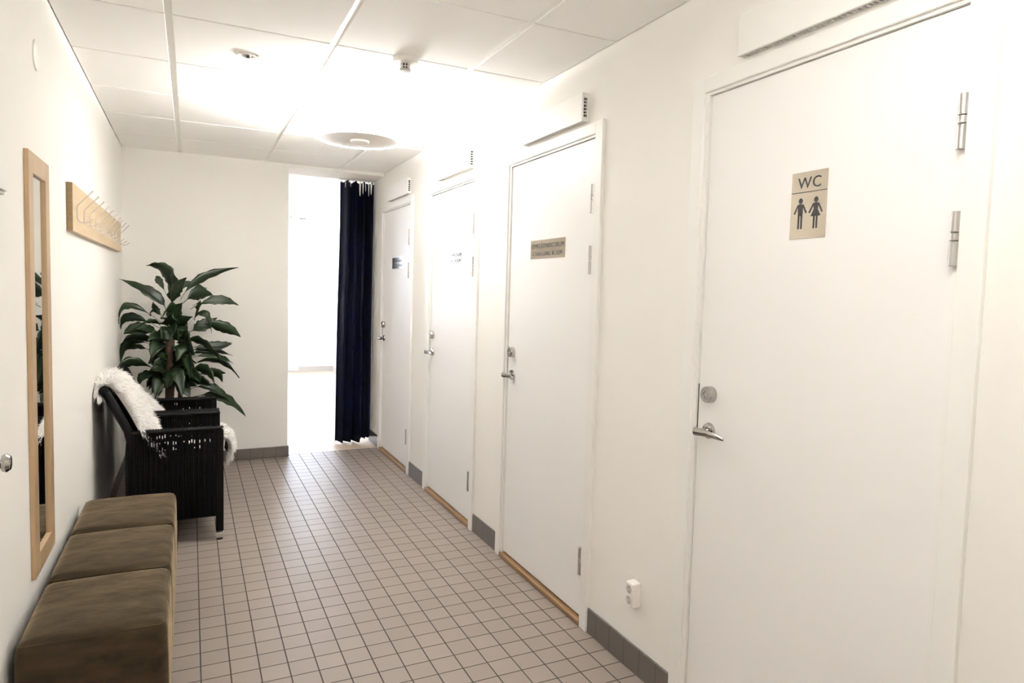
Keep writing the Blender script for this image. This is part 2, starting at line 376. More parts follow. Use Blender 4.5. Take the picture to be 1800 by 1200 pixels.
 (-0.167,2.87,1.089,-0.193,2.805,1.191,-0.219,2.76,1.139,-0.025,0.01,-0.031),
 (-0.162,2.87,1.078,-0.166,2.805,1.152,-0.172,2.76,1.009,0.04,-0.028,-0.005),
 (-0.155,2.87,1.067,-0.129,2.805,1.134,-0.105,2.76,1.014,0.031,-0.021,0.026),
 (-0.17,2.87,1.061,-0.19,2.805,1.131,-0.21,2.76,1.004,0.032,0.026,-0.024),
 (-0.162,2.87,1.1,-0.149,2.805,1.163,-0.138,2.76,1.052,0.037,-0.011,0.015),
]
EXPO = 0.80
# ------------------------------------------------------------------ setting
XL, XR, YF, YB, H = -.489, 1.489, 3.26, -4.3, 2.433      # left wall, right wall, far wall, wall behind, ceiling
OX, WT = .70, .40                                        # opening's left edge, thickness of the far wall
DOORS = [2.83, 1.522, .224, -1.272]                      # door centres along the right wall, far to near

def struct(name, bm, m, label, cat, **kw):
    return tag(obj(name, bm, m, **kw), label, cat, kind='structure')

struct('floor', B((XL-.1, YB, -.05, XR+.1, 3.33, 0)), M['floor'], 'taupe square floor tiles with dark joints down the corridor', 'floor')
struct('floor_wood', B((-1.6, 3.33, -.05, 2.3, 9.2, 0)), M['wood'], 'sunlit wooden floor of the room beyond the opening', 'floor')
struct('wall_left', B((XL-.12, YB, 0, XL, YF+WT, 2.62)), M['wall'], 'white left corridor wall with the mirror and coat rack', 'wall')

rw = bmesh.new()
edges = [YB] + [e for c in reversed(DOORS) for e in (c-.43, c+.43)] + [YF+WT]
for i in range(0, len(edges), 2): box(rw, XR, edges[i], 0, XR+.12, edges[i+1], 2.62)
for c in DOORS: box(rw, XR, c-.43, 2.12, XR+.12, c+.43, 2.62)
for c in DOORS: box(rw, XR+.10, c-.43, 0, XR+.12, c+.43, 2.12)
struct('wall_right', rw, M['wall'], 'white right corridor wall holding the row of four doors', 'wall')

struct('wall_far', B((XL, YF, 0, OX, YF+WT, 2.62), (OX, YF, 2.41, XR, YF+WT, 2.62)), M['wall'],
       'cream far wall behind the plant with the tall opening beside it', 'wall')
struct('wall_near', B((XL-.12, YB-.12, 0, XR+.12, YB, 2.62)), M['wall'], 'white end wall of the corridor behind the viewer', 'wall')

# suspended ceiling: square panels in an exposed grid
S, GX, GY = .605, (-.0997, .5053, 1.1103), .2964
xs = [XL+.005, *GX, XR-.005]
ys = [YB] + [GY + S*k for k in range(-7, 5) if YB < GY + S*k < YF] + [YF]
cb = bmesh.new()
for i in range(4):
    for j in range(len(ys)-1):
        x0 = xs[i] + (.013 if i else 0); x1 = xs[i+1] - (.013 if i < 3 else 0)
        y0 = ys[j] + (.006 if j else 0); y1 = ys[j+1] - (.006 if j < len(ys)-2 else 0)
        box(cb, x0, y0, H, x1, y1, H+.018)
ceil = struct('ceiling', cb, M['tile_panel'], 'white suspended ceiling of square panels over the corridor', 'ceiling', bevel=.002, seg=1)
tb = bmesh.new()
for x in GX: box(tb, x-.0135, YB, H+.007, x+.0135, YF-.03, H+.022)
for y in ys[1:-1]:
    for i in range(4):
        box(tb, xs[i]+.012, y-.012, H+.0045, xs[i+1]-.012, y+.012, H+.0225)
obj('grid', tb, M['tbar'], ceil)
obj('void', B((XL, YB, H+.05, XR, YF, H+.06)), M['void'], ceil)

# tile skirting
def skirt(name, boxes, label):
    return struct(name, B(*boxes), M['skirt'], label, 'baseboard', bevel=.004)
skirt('baseboard_far', [(XL+.002, YF-.010, 0, OX+.010, YF, .092), (OX, YF, 0, OX+.010, YF+.3, .092)], 'brown tile skirting along the far wall under the plant')
skirt('baseboard_left', [(XL, YB, 0, XL+.008, YF-.01, .105)], 'brown tile skirting along the left wall behind the seats')
for name, a, b, lab in (('baseboard_right', -.797, -.252, 'brown tile skirting under the power socket'),
                        ('baseboard_right.001', .70, 1.047, 'short brown tile skirting between second and third door'),
                        ('baseboard_right.002', 1.997, 2.355, 'short brown tile skirting between the two far doors'),
                        ('baseboard_right.003', 3.305, YF+WT, 'brown tile skirting beside the bottom of the dark curtain'),
                        ('baseboard_right.004', YB, -1.747, 'brown tile skirting past the toilet door')):
    skirt(name, [(XR-.009, a, 0, XR, b, .108)], lab)

# the bright room beyond the opening
RX, RY, RH = 2.15, 9.05, 2.85
struct('wall_beyond_right', B((RX, YF+WT, 0, RX+.12, RY, RH), (XR, YF+WT, 0, RX+.12, YF+WT+.02, RH)), M['wall'], 'white side wall of the bright room beyond', 'wall')
struct('wall_beyond_left', B((-1.62, YF+WT, 0, -1.5, RY, RH), (-1.62, YF+WT, 0, OX-.01, YF+WT+.02, RH), (OX-.01, YF+WT, 2.62, XR, YF+WT+.02, RH)), M['wall'], 'left wall of the bright room beyond', 'wall')
struct('ceiling_beyond', B((-1.62, YF+WT, RH, RX+.12, RY+.12, RH+.1)), M['wall'], 'white ceiling of the bright room beyond', 'ceiling')
WX0, WX1, WZ0, WZ1 = -1.2, 1.92, 1.0, 2.46
struct('wall_beyond_far', B((-1.62, RY, 0, WX0, RY+.12, RH), (WX1, RY, 0, RX+.12, RY+.12, RH), (WX0, RY, 0, WX1, RY+.12, WZ0), (WX0, RY, WZ1, WX1, RY+.12, RH)),
       M['wall'], 'far white wall of the bright room with its window', 'wall')
struct('baseboard_beyond', B((-1.5, RY-.012, 0, RX, RY, .09), (RX-.012, YF+WT+.02, 0, RX, RY-.012, .09)), M['skirt_pale'], 'pale skirting at the far end of the bright room', 'baseboard')
win = tag(empty('window_1', (0, RY+.06, 0)), 'bright window behind sheer curtains in the room beyond', 'window', kind='structure')
fr = []
for x in (WX0, -.18, .86, WX1-.05): fr.append((x, -.03, WZ0, x+.05, .03, WZ1))
fr += [(a, -.026, z, c, .026, z+.05) for z in (WZ0, WZ1-.05) for a, c in ((WX0+.05, -.18), (-.13, .86), (.91, WX1-.05))]
obj('window_frame', B(*fr), M['trim'], win)
obj('pane', B((WX0+.02, -.004, WZ0+.02, WX1-.02, .004, WZ1-.02)), M['glass'], win)

# sheer curtain and its rod in that room
def wave_sheet(x0, x1, y, z0, z1, n, amp, nw, nz=2, ph=0):
    bm = bmesh.new(); rows = []
    for j in range(nz+1):
        z = z0 + (z1-z0)*j/nz
        rows.append([bm.verts.new((x0+(x1-x0)*i/n, y + amp*math.sin(ph+2*PI*nw*i/n) + .3*amp*math.sin(2.3*ph+5.1*PI*nw*i/n), z)) for i in range(n+1)])
    for a, b in zip(rows, rows[1:]):
        for i in range(n): bm.faces.new((a[i], a[i+1], b[i+1], b[i]))
    return bm
tag(obj('sheer_curtain', wave_sheet(-1.3, 1.56, 8.86, .05, 2.515, 220, .035, 22), M['sheer'], smooth=True), 'white sheer curtain glowing in the window of the room beyond', 'curtain')
rod = tag(empty('curtain_rod', (0, 8.9, 2.53)), 'dark curtain rod high in the overexposed room beyond', 'curtain rod')
obj('rail', tube(bmesh.new(), [(-1.35, 0, 0), (1.58, 0, 0)], .014, 10), M['plastic'], rod, smooth=True, auto=40)  # rail and brackets coloured white to imitate glare washing out the rod
for x in (-1.2, .2, 1.5):
    obj('bracket', B((x-.012, -.01, -.012, x+.012, .14, .012)), M['plastic'], rod)
obj('finial', lathe(bmesh.new(), [(0, 0), (.016, 0), (.016, .012), (.009, .016), (.009, .085), (.014, .09), (0, .10)], (1.575, 0, 0), 'X', 12), M['dark'], rod)
obj('ring', lathe(bmesh.new(), [(.022, -.006), (.032, -.006), (.032, .006), (.022, .006)], (1.436, 0, 0), 'X', 16, closed=True), M['dark'], rod)

# -------------------------------------------------------------------- doors
def door(n, c, label):
    d = tag(empty('door_%d' % n, (XR, c, 0)), label, 'door', kind='structure')
    fx, lx = -.015, .002                                 # architrave face, leaf face
    f = bmesh.new()
    for s in (-1, 1):
        y0, y1 = sorted((s*.475, s*.420)); box(f, fx, y0, 0, .002, y1, 2.148)
    box(f, fx, -.420, 2.098, .002, .420, 2.148)
    obj('architrave', f, M['trim'], d, bevel=.003)
    j = B((-.006, -.425, 0, .095, -.4065, 2.110), (-.006, .4035, 0, .095, .425, 2.110), (-.006, -.4065, 2.0885, .095, .4035, 2.110))
    obj('jamb', j, M['trim'], d)
    obj('door_leaf', B((lx, -.404, .036, lx+.04, .400, 2.086)), M['door'], d, bevel=.0015, seg=1)
    obj('threshold', B((-.018, -.420, 0, .07, .420, .026)), M['oak'], d, bevel=.006)
    for zc in (1.833, 1.580, .288):
        hb = bmesh.new()
        for a, b in ((-.060, -.006), (-.0045, .0125), (.014, .060)):
            lathe(hb, [(0, a), (.0092, a), (.0105, a+.0012), (.0105, b-.0012), (.0092, b), (0, b)], (-.0115, -.411, zc), n=20)
        h = obj('hinge', hb, M['hinge'], d, smooth=True, auto=35)
        obj('hinge_plate', B((-.004, -.4205, zc-.058, .003, -.4065, zc+.050)), M['dark'], h)
    # cylinder lock
    lb = lathe(bmesh.new(), [(.0275, 0), (.0275, .004), (.0265, .020), (.0245, .0235), (.0115, .0235), (.011, .0215), (0, .0215)], (lx, .343, 1.122), '-X', 40)
    lk = obj('lock', lb, M['chrome'], d, smooth=True, auto=30)
    kb = lathe(bmesh.new(), [(.0095, .0210), (.0095, .0250), (.0085, .0258), (0, .0258)], (lx, .343, 1.115), '-X', 24)
    obj('keyhole', kb, M['hinge'], lk, smooth=True, auto=30)
    obj('keyway', B((lx-.0262, .3418, 1.110, lx-.0256, .3442, 1.120)), M['dark'], lk)
    # lever handle on a round rose
    ro = obj('rosette', lathe(bmesh.new(), [(.0265, 0), (.0265, .003), (.024, .009), (.0125, .0105), (.0115, .010)], (lx, .343, 1.003), '-X', 40), M['chrome'], d, smooth=True, auto=30)
    hb = bmesh.new()
    tube(hb, [(lx-.008, .343, 1.003), (lx-.040, .343, 1.003), (lx-.052, .341, 1.003)], [.0105, .0105, .0100], 18)
    rows = []
    for k in range(13):                                  # blade: thick at the neck, thin and slightly drooping at the tip
        t = k/12; y = .355 - .128*t
        w = .006*(1-t)**.5 + .0075 - .0035*t; th = .0085 - .0055*t
        x = lx-.052 + .010*math.sin(t*PI*.9); z = 1.003 - .003*t*t
        rows.append([hb.verts.new((x+a*th*.9, y, z+b*w)) for a, b in ((-1, 0), (-.75, .7), (0, 1), (.75, .7), (1, 0), (.75, -.7), (0, -1), (-.75, -.7))])
    for a, b in zip(rows, rows[1:]):
        for k in range(8): hb.faces.new((a[k], a[(k+1) % 8], b[(k+1) % 8], b[k]))
    hb.faces.new(rows[0]); hb.faces.new(rows[-1])
    obj('handle', hb, M['chrome'], d, smooth=True, auto=50)
    obj('lock_faceplate', B((lx-.0006, .3988, .985, lx+.02, .4033, 1.150)), M['dark'], d)
    return d
door(1, DOORS[0], 'farthest white changing room door beside the dark curtain')
door(2, DOORS[1], 'second white door from the curtain, its sign glinting white')
door(3, DOORS[2], 'white changing room door left of the power socket')
door(4, DOORS[3], 'nearest white toilet door with a pictogram sign')

# -------------------------------------------------------------------- signs
def text_mesh(s, size, sx=1.0, space=1.0, depth=.0006):
    cu = bpy.data.curves.new('lettering', 'FONT'); cu.body = s; cu.size = size; cu.align_x = 'CENTER'; cu.align_y = 'CENTER'
    cu.extrude = depth/2; cu.space_character = space; cu.resolution_u = 4
    to = bpy.data.objects.new('lettering', cu); C.objects.link(to)
    bpy.context.view_layer.update()
    me = bpy.data.meshes.new_from_object(to.evaluated_get(bpy.context.evaluated_depsgraph_get()))
    bpy.data.objects.remove(to); bpy.data.curves.remove(cu)
    me.transform(Matrix.Diagonal((sx, 1, 1, 1)))
    return me
TXT = Matrix(((0, 0, -1), (-1, 0, 0), (0, 1, 0))).to_4x4()        # text x -> -Y, text y -> +Z, facing -X
def add_text(name, s, width, height, parent, dz, dx=-.0018, space=1.0):
    me = text_mesh(s, .1, 1, space)
    xs_ = [v.co.x for v in me.vertices]; ys_ = [v.co.y for v in me.vertices]
    w, h = max(xs_)-min(xs_), max(ys_)-min(ys_)
    me.transform(Matrix.Translation((-(max(xs_)+min(xs_))/2, -(max(ys_)+min(ys_))/2, 0)))
    me.transform(Matrix.Diagonal((width/w, height/h, 1, 1))); me.transform(TXT)
    me.materials.append(M['ink'])
    o = bpy.data.objects.new(name, me); C.objects.link(o); o.parent = parent; o.location = (dx, 0, dz)
    return o
def sign_plate(w, h): return B((-.0015, -w/2, -h/2, 0, w/2, h/2))
LX = XR + .002
def changing_sign(c, label):
    s = tag(empty('door_sign', (LX-.0001, c, 1.6455)), label, 'sign', 'changing room signs')
    obj('plate', sign_plate(.340, .090), M['steel'], s)
    add_text('lettering', 'OMKL\u00c4DNINGSRUM', .318, .0265, s, .0185, space=1.12)
    add_text('lettering', 'CHANGING ROOM', .290, .0205, s, -.0215, space=1.12)
changing_sign(.222, 'beige metal changing room sign on the door beside the power socket')
changing_sign(1.510, 'changing room sign shining white with reflected window light')
changing_sign(2.775, 'dark looking changing room sign on the farthest door')
ws = tag(empty('toilet_sign', (LX-.0001, -1.275, 1.697)), 'beige metal sign reading WC above two pictogram figures', 'sign')
obj('plate', sign_plate(.118, .182), M['steel'], ws)
add_text('lettering', 'WC', .076, .030, ws, .0610, space=1.1)
def on_plate(u, v, w): return (-.0015-w, -u, v)
obj('dividing_line', prism(bmesh.new(), [(-.0585, .0345), (.0585, .0345), (.0585, .0365), (-.0585, .0365)], on_plate, .0004), M['ink'], ws)
def capsule(bm, a, b, r0, r1=None, n=9):
    r1 = r1 or r0; a, b = Vector(a), Vector(b); d = (b-a).normalized(); ang = math.atan2(d.y, d.x)
    pts = [(a.x+r0*math.cos(ang+PI/2+PI*k/n), a.y+r0*math.sin(ang+PI/2+PI*k/n)) for k in range(n+1)]
    pts += [(b.x+r1*math.cos(ang-PI/2+PI*k/n), b.y+r1*math.sin(ang-PI/2+PI*k/n)) for k in range(n+1)]
    prism(bm, pts, on_plate, .0004)
def circle(bm, c, rx, ry, n=28): prism(bm, [(c[0]+rx*math.cos(2*PI*k/n), c[1]+ry*math.sin(2*PI*k/n)) for k in range(n)], on_plate, .0004)
mb = bmesh.new(); u = -.0255
circle(mb, (u, .0125), .0068, .0076)
prism(mb, [(u-.0085, .002), (u-.005, .0042), (u+.005, .0042), (u+.0085, .002), (u+.0078, -.028), (u-.0078, -.028)], on_plate, .0004)
capsule(mb, (u-.0085, .0005), (u-.0195, -.0205), .0024, .0026); capsule(mb, (u+.0085, .0005), (u+.0190, -.0195), .0024, .0026)
capsule(mb, (u-.0047, -.027), (u-.0052, -.062), .0030, .0028); capsule(mb, (u+.0047, -.027), (u+.0048, -.062), .0030, .0028)
obj('male_pictogram', mb, M['ink'], ws)
fb = bmesh.new(); u = .0255
circle(fb, (u, .0125), .0068, .0076)
prism(fb, [(u-.0085, .002), (u-.005, .0042), (u+.005, .0042), (u+.0085, .002), (u+.0065, -.013), (u+.0160, -.032), (u-.0160, -.032), (u-.0065, -.013)], on_plate, .0004)
capsule(fb, (u-.0085, .0005), (u-.0205, -.0205), .0024, .0026); capsule(fb, (u+.0085, .0005), (u+.0200, -.0205), .0024, .0026)
capsule(fb, (u-.0045, -.031), (u-.0050, -.063), .0027, .0025); capsule(fb, (u+.0045, -.031), (u+.0046, -.063), .0027, .0025)
obj('female_pictogram', fb, M['ink'], ws)

# ----------------------------------------------------- air vents over the doors
def vent(c, label):
    v = tag(empty('air_vent', (XR, c, 2.225)), label, 'vent', 'air vents over the doors')
    obj('cover', B((-.031, -.288, -.060, -.022, .288, .060)), M['trim'], v, bevel=.002)
    g = B((-.022, -.272, -.046, 0, .272, .046))
    obj('core', g, M['void'], v)
    fb = bmesh.new()
    for k in range(40):
        y = -.284 + .568*k/39
        for z0, z1 in ((-.060, -.044), (.044, .060)): box(fb, -.023, y-.0015, z0, 0, y+.0015, z1)
    for k in range(9):
        z = -.056 + .112*k/8
        for y0, y1 in ((-.287, -.270), (.270, .287)): box(fb, -.023, y0, z-.0018, 0, y1, z+.0018)
    box(fb, -.005, -.288, -.060, 0, .288, -.047); box(fb, -.005, -.288, .047, 0, .288, .060)
    box(fb, -.005, -.288, -.047, 0, -.272, .047); box(fb, -.005, .272, -.047, 0, .288, .047)
    obj('grille', fb, M['trim'], v)
vent(-1.297, 'white slotted air vent above the toilet door')
vent(.178, 'white slotted air vent above the door beside the power socket')
vent(1.457, 'white slotted air vent above second door from the curtain')
vent(2.728, 'white slotted air vent above the farthest door')

# ------------------------------------------------------------- power socket
so = tag(empty('power_socket', (XR, -.583, .312)), 'white double power socket low on the right wall', 'socket')
sb = bmesh.new()
box(sb, -.039, -.0235, -.047, 0, .0235, .047)
obj('housing', sb, M['plastic'], so, bevel=.006, seg=3)
for z in (.0205, -.0205):
    wl = lathe(bmesh.new(), [(.0205, .0395), (.0195, .0405), (.0185, .0395), (.0175, .034), (0, .034)], (0, 0, z), '-X', 32)
    w = obj('socket_well', wl, M['plastic'], so, smooth=True, auto=30)
    obj('well_shade', lathe(bmesh.new(), [(.0165, .0397), (0, .0397)], (0, 0, z), '-X', 32), M['greyplastic'], w)  # darker disc: the shade of the recess painted on a flush face
    pb = bmesh.new()
    for zz in (-.0095, .0095): lathe(pb, [(.0026, .0400), (0, .0400)], (0, 0, z+zz), '-X', 12)
    obj('pin_hole', pb, M['dark'], w)
obj('label_strip', B((-.002, -.010, .0475, 0, .058, .060)), M['plastic'], so)

# ------------------------------------------------------- things on the left wall
mr = tag(empty('wall_mirror', (XL, .1175, 1.155)), 'tall narrow mirror in a pale wood frame on left wall', 'mirror')
hw, hh, bw = .1675, .680, .066
obj('frame', B((0, -hw, -hh, .0135, -hw+bw, hh), (0, hw-bw, -hh, .0135, hw, hh), (0, -hw+bw, -hh, .0135, hw-bw, -hh+bw), (0, -hw+bw, hh-bw, .0135, hw-bw, hh)), M['oak_pale'], mr, bevel=.0012, seg=1)
obj('glass', B((.001, -hw+bw-.004, -hh+bw-.004, .005, hw-bw+.004, hh-bw+.004)), M['mirror'], mr)

rk = tag(empty('coat_rack', (XL, 1.8, 1.74)), 'wooden coat rack board with white wire hooks on left wall', 'coat rack')
bd = B((0, -1.065, -.101, .023, 1.085, .098)); bd.normal_update()
for f in bd.faces:
    if abs(f.normal.y) > .9: f.material_index = 1          # sawn ends show the darker end grain
obj('board', bd, [M['birch'], M['endgrain']], rk)
def hook_bm(y):
    bm = bmesh.new()
    up = [(.025, y, .005), (.0262, y, .012), (.0300, y, .018), (.083, y, .080)]
    tube(bm, [(.0255, y, -.040), (.0255, y, .005)] + up[1:], .0026, 8)
    lo = [(.0255, y, -.020), (.0262, y, -.038), (.030, y, -.050), (.040, y, -.0575), (.055, y, -.058), (.070, y, -.052), (.084, y, -.040)]
    tube(bm, lo, .0026, 8)
    lathe(bm, [(.0045, -.002), (.0045, .003), (0, .004)], (.0245, y, .000), 'X', 10)
    return bm
for k in range(10): obj('hook', hook_bm(-.955 + .2115*k), M['wire'], rk, smooth=True, auto=60)

wd = tag(empty('wall_cover_disc', (XL, .165, 2.175)), 'small white round cover plate high on left wall', 'cover plate')
obj('plate', lathe(bmesh.new(), [(.050, 0), (.049, .004), (.044, .006), (0, .006)], (0, 0, 0), 'X', 48), M['plastic'], wd, smooth=True, auto=30)
th = tag(empty('wall_control_box', (XL, -.415, 1.697)), 'pale control box cut by the photo edge beside the mirror', 'control box')
obj('housing', B((0, -.06, -.030, .020, .06, .042)), M['plastic'], th, bevel=.003)
obj('lower_lip', B((0, -.055, -.040, .014, .055, -.0305)), M['greyplastic'], th, bevel=.002)
kn = tag(empty('wall_door_knob', (XL, -.497, .962)), 'chrome door knob just showing at the left photo edge', 'door knob')
obj('knob', lathe(bmesh.new(), [(.024, 0), (.024, .005), (.011, .008), (.011, .02), (.022, .026), (.024, .034), (.018, .042), (0, .044)], (0, 0, 0), 'X', 32), M['chrome'], kn, smooth=True, auto=40)

# ------------------------------------------------------------ ceiling fittings
sm = tag(empty('smoke_detector', (.812, .312, H)), 'white round smoke detector hanging below the ceiling panels', 'smoke detector')
obj('base', lathe(bmesh.new(), [(.055, .006), (.055, -.012), (.050, -.020), (.024, -.024), (0, -.024)], n=40), M['plastic'], sm, smooth=True, auto=35)
obj('chamber', lathe(bmesh.new(), [(.017, -.024), (.017, -.046)], n=24), M['dark'], sm)
cg = bmesh.new()
for k in range(10):
    a = 2*PI*k/10; tube(cg, [(.021*math.cos(a), .021*math.sin(a), -.023), (.021*math.cos(a), .021*math.sin(a), -.047)], .0022, 6)
lathe(cg, [(.0235, -.035), (.0235, -.037), (.019, -.037), (.019, -.035)], n=24, closed=True)
obj('cage', cg, M['plastic'], sm)
obj('cap', lathe(bmesh.new(), [(0, -.045), (.0235, -.045), (.0225, -.054), (0, -.056)], n=24), M['greyplastic'], sm, smooth=True, auto=35)
sp = tag(empty('recessed_spotlight', (.193, .621, H)), 'small white recessed spotlight in a ceiling panel', 'spotlight')
obj('ring', lathe(bmesh.new(), [(.042, .001), (.042, -.003), (.036, -.007), (.027, -.006), (.024, .001)], n=40), M['plastic'], sp, smooth=True, auto=40)
obj('eye', lathe(bmesh.new(), [(.024, .0), (.020, -.004), (.009, -.009), (0, -.010)], (0, 0, 0), n=24), M['hinge'], sp, smooth=True, auto=40)
obj('lens', lathe(bmesh.new(), [(.010, -.0085), (.007, -.0135), (0, -.015)], (.006, -.004, 0), n=20), M['dark'], sp, smooth=True)
obj('indicator', lathe(bmesh.new(), [(0, -.011), (.008, -.006), (.009, .001)], (.046, -.012, 0), n=16), M['plastic'], sp, smooth=True)

def ring_lamp(x, y, label, power, glow):
    z = 2.25
    l = tag(empty('pendant_lamp', (x, y, z)), label, 'ceiling lamp', 'round ceiling lamps')
    obj('disc', lathe(bmesh.new(), [(.205, .012), (.205, .004), (.075, .000), (.050, .003), (.040, .003)], n=72), M['disc'], l, smooth=True, auto=40)
    obj('centre_cap', lathe(bmesh.new(), [(.052, .004), (.052, -.006), (.046, -.010), (.041, -.006), (0, -.003)], n=48), M['plastic'], l, smooth=True, auto=35)
    obj('diffuser_ring', lathe(bmesh.new(), [(.206, .003), (.222, .000), (.240, .010), (.247, .028), (.240, .044), (.218, .050), (.206, .046)], n=72, closed=True),
        emit('lamp_glow', (1, .98, .95), glow), l, smooth=True)
    obj('stem', lathe(bmesh.new(), [(.035, .012), (.012, .030), (.012, .150), (.045, .160), (.050, .183)], n=32), M['plastic'], l, smooth=True, auto=40)
    obj('reflector', lathe(bmesh.new(), [(.205, .014), (.03, .014)], n=72), M['plastic'], l)
    ld = bpy.data.lights.new('lamp_uplight', 'AREA'); ld.shape = 'DISK'; ld.size = .36; ld.energy = power; ld.color = (1, .98, .95)
    lo = bpy.data.objects.new('lamp_uplight', ld); C.objects.link(lo); lo.parent = l; lo.location = (0, 0, .030); lo.rotation_euler = (PI, 0, 0)
ring_lamp(.82, 1.215, 'round glowing ceiling lamp with a grey centre disc', 112, 30)
ring_lamp(.505, -2.11, 'round ceiling lamp out of view near the toilet door', 78, 17)

# ------------------------------------------------------------------- curtain
cu = tag(empty('curtain', (0, 3.60, 0)), 'long navy curtain drawn to the right side of the opening', 'curtain')
bm = bmesh.new(); NU, NV = 150, 36; rows = []
for j in range(NV+1):
    v = j/NV
    xl = 1.158 + .030*min(1, v*1.15) + .018*math.sin(v*PI)*(v > .5) * (v-.5)
    row = []
    for i in range(NU+1):
        u = i/NU
        x = xl + (1.4875-xl)*u
        a = (.046 + .010*(1-v))*(1 - .7*max(0, (u-.9)/.1))
        y = a*math.sin(2*PI*4.3*u + .7*math.sin(2.2*v+4*u)) + .009*math.sin(2*PI*9.3*u+1.7*v) + .010*math.sin(7*u+3*v)
        if v > .94: y += .010*math.sin(2*PI*16*u)*(v-.94)/.06
        z0 = .012 + .022*max(0, (u-.55)/.45)**.7 + .006*math.sin(2*PI*3*u)
        if u > .82: z0 += .022
        z = z0 + (2.386 + .006*math.sin(2*PI*8*u) - z0)*v
        row.append(bm.verts.new((x, y, z)))
    rows.append(row)
for a, b in zip(rows, rows[1:]):
    for i in range(NU): bm.faces.new((a[i], a[i+1], b[i+1], b[i]))
co = obj('cloth', bm, M['curtain'], cu, smooth=True)
sd = co.modifiers.new('thickness', 'SOLIDIFY'); sd.thickness = .0015
for x, w, z0 in ((1.345, .016, 2.265), (1.372, .010, 2.285), (1.396, .006, 2.31), (1.424, .010, 2.27), (1.446, .014, 2.285), (1.215, .004, 2.33), (1.262, .004, 2.34)):
    obj('heading_strip', prism(bmesh.new(), [(x-w*.2, z0), (x+w*.25, z0-.008), (x+w*.55, 2.36), (x+w*.4, 2.378), (x-w*.5, 2.380)], lambda u, v, t: (u, -.062+t, v), .003), M['fleece'], cu)  # narrow white wedges in front of the folds near the top edge
tk = B((1.17, -.012, 2.398, 1.486, .012, 2.410))
obj('track', tk, M['plastic'], cu)
for k in range(9): obj('glider', B((1.19+.035*k-.004, -.006, 2.378, 1.19+.035*k+.004, .006, 2.399)), M['plastic'], cu)

# ------------------------------------------------------------------- poufs
def pouf_bm(sx, sy, sz, r=.028, n=26, crown=.016):
    bm = bmesh.new()
    bmesh.ops.create_cube(bm, size=1)
    bmesh.ops.subdivide_edges(bm, edges=bm.edges[:], cuts=n, use_grid_fill=True)
    for v in bm.verts:
        p = Vector((v.co.x*sx, v.co.y*sy, v.co.z*sz))
        q = Vector((max(-sx/2+r, min(sx/2-r, p.x)), max(-sy/2+r, min(sy/2-r, p.y)), max(-sz/2+.006, min(sz/2-r, p.z))))
        d = p-q
        if d.length > 1e-7: p = q + d.normalized()*min(r, d.length)
        if p.z > 0:
            u, w = 2*p.x/sx, 2*p.y/sy
            p.z += crown*max(0, 1-u**2)**.6*max(0, 1-w**2)**.6*(p.z/(sz/2))**3
        bul = .004*(1-min(1, (2*p.z/sz)**2))
        p.x += bul*(1 if p.x > 0 else -1)*(abs(2*p.x/sx) > .97); p.y += bul*(1 if p.y > 0 else -1)*(abs(2*p.y/sy) > .97)
        v.co = p + Vector((0, 0, sz/2))
    return bm
def pouf(y0, y1, label):
    sx, sy, sz = .372, y1-y0, .412
    sy -= .006
    p = tag(empty('cube_pouf', (-.281, (y0+y1)/2, 0)), label, 'pouf', 'brown velvet poufs')
    o = obj('cushion', pouf_bm(sx, sy, sz), M['velvet'], p, smooth=True); o.location = (0, 0, .022)
    ub = bmesh.new(); a, b, r = sx/2-.008, sy/2-.008, .02; pts = []
    for cx, cy, s in ((a-r, b-r, 0), (-a+r, b-r, 1), (-a+r, -b+r, 2), (a-r, -b+r, 3)):
        for k in range(5):
            an = (s + k/4)*PI/2; pts.append((cx+r*math.cos(an), cy+r*math.sin(an), .4265))
    pts.append(pts[0]); tube(ub, pts, .0022, 6, caps=False)
    obj('seam', ub, M['velvet'], p, smooth=True)
    for sx_ in (-1, 1):
        for sy_ in (-1, 1):
            obj('foot', lathe(bmesh.new(), [(0, 0), (.016, 0), (.018, .004), (.018, .023), (0, .023)], (sx_*.150, sy_*(sy/2-.04), 0), n=20), M['capmetal'], p, smooth=True, auto=40)
pouf(-.425, .030, 'nearest of the three brown velvet cube poufs')
pouf(.034, .505, 'middle brown velvet cube pouf of the row of three')
pouf(.509, .975, 'brown velvet cube pouf next to the black wicker chair')

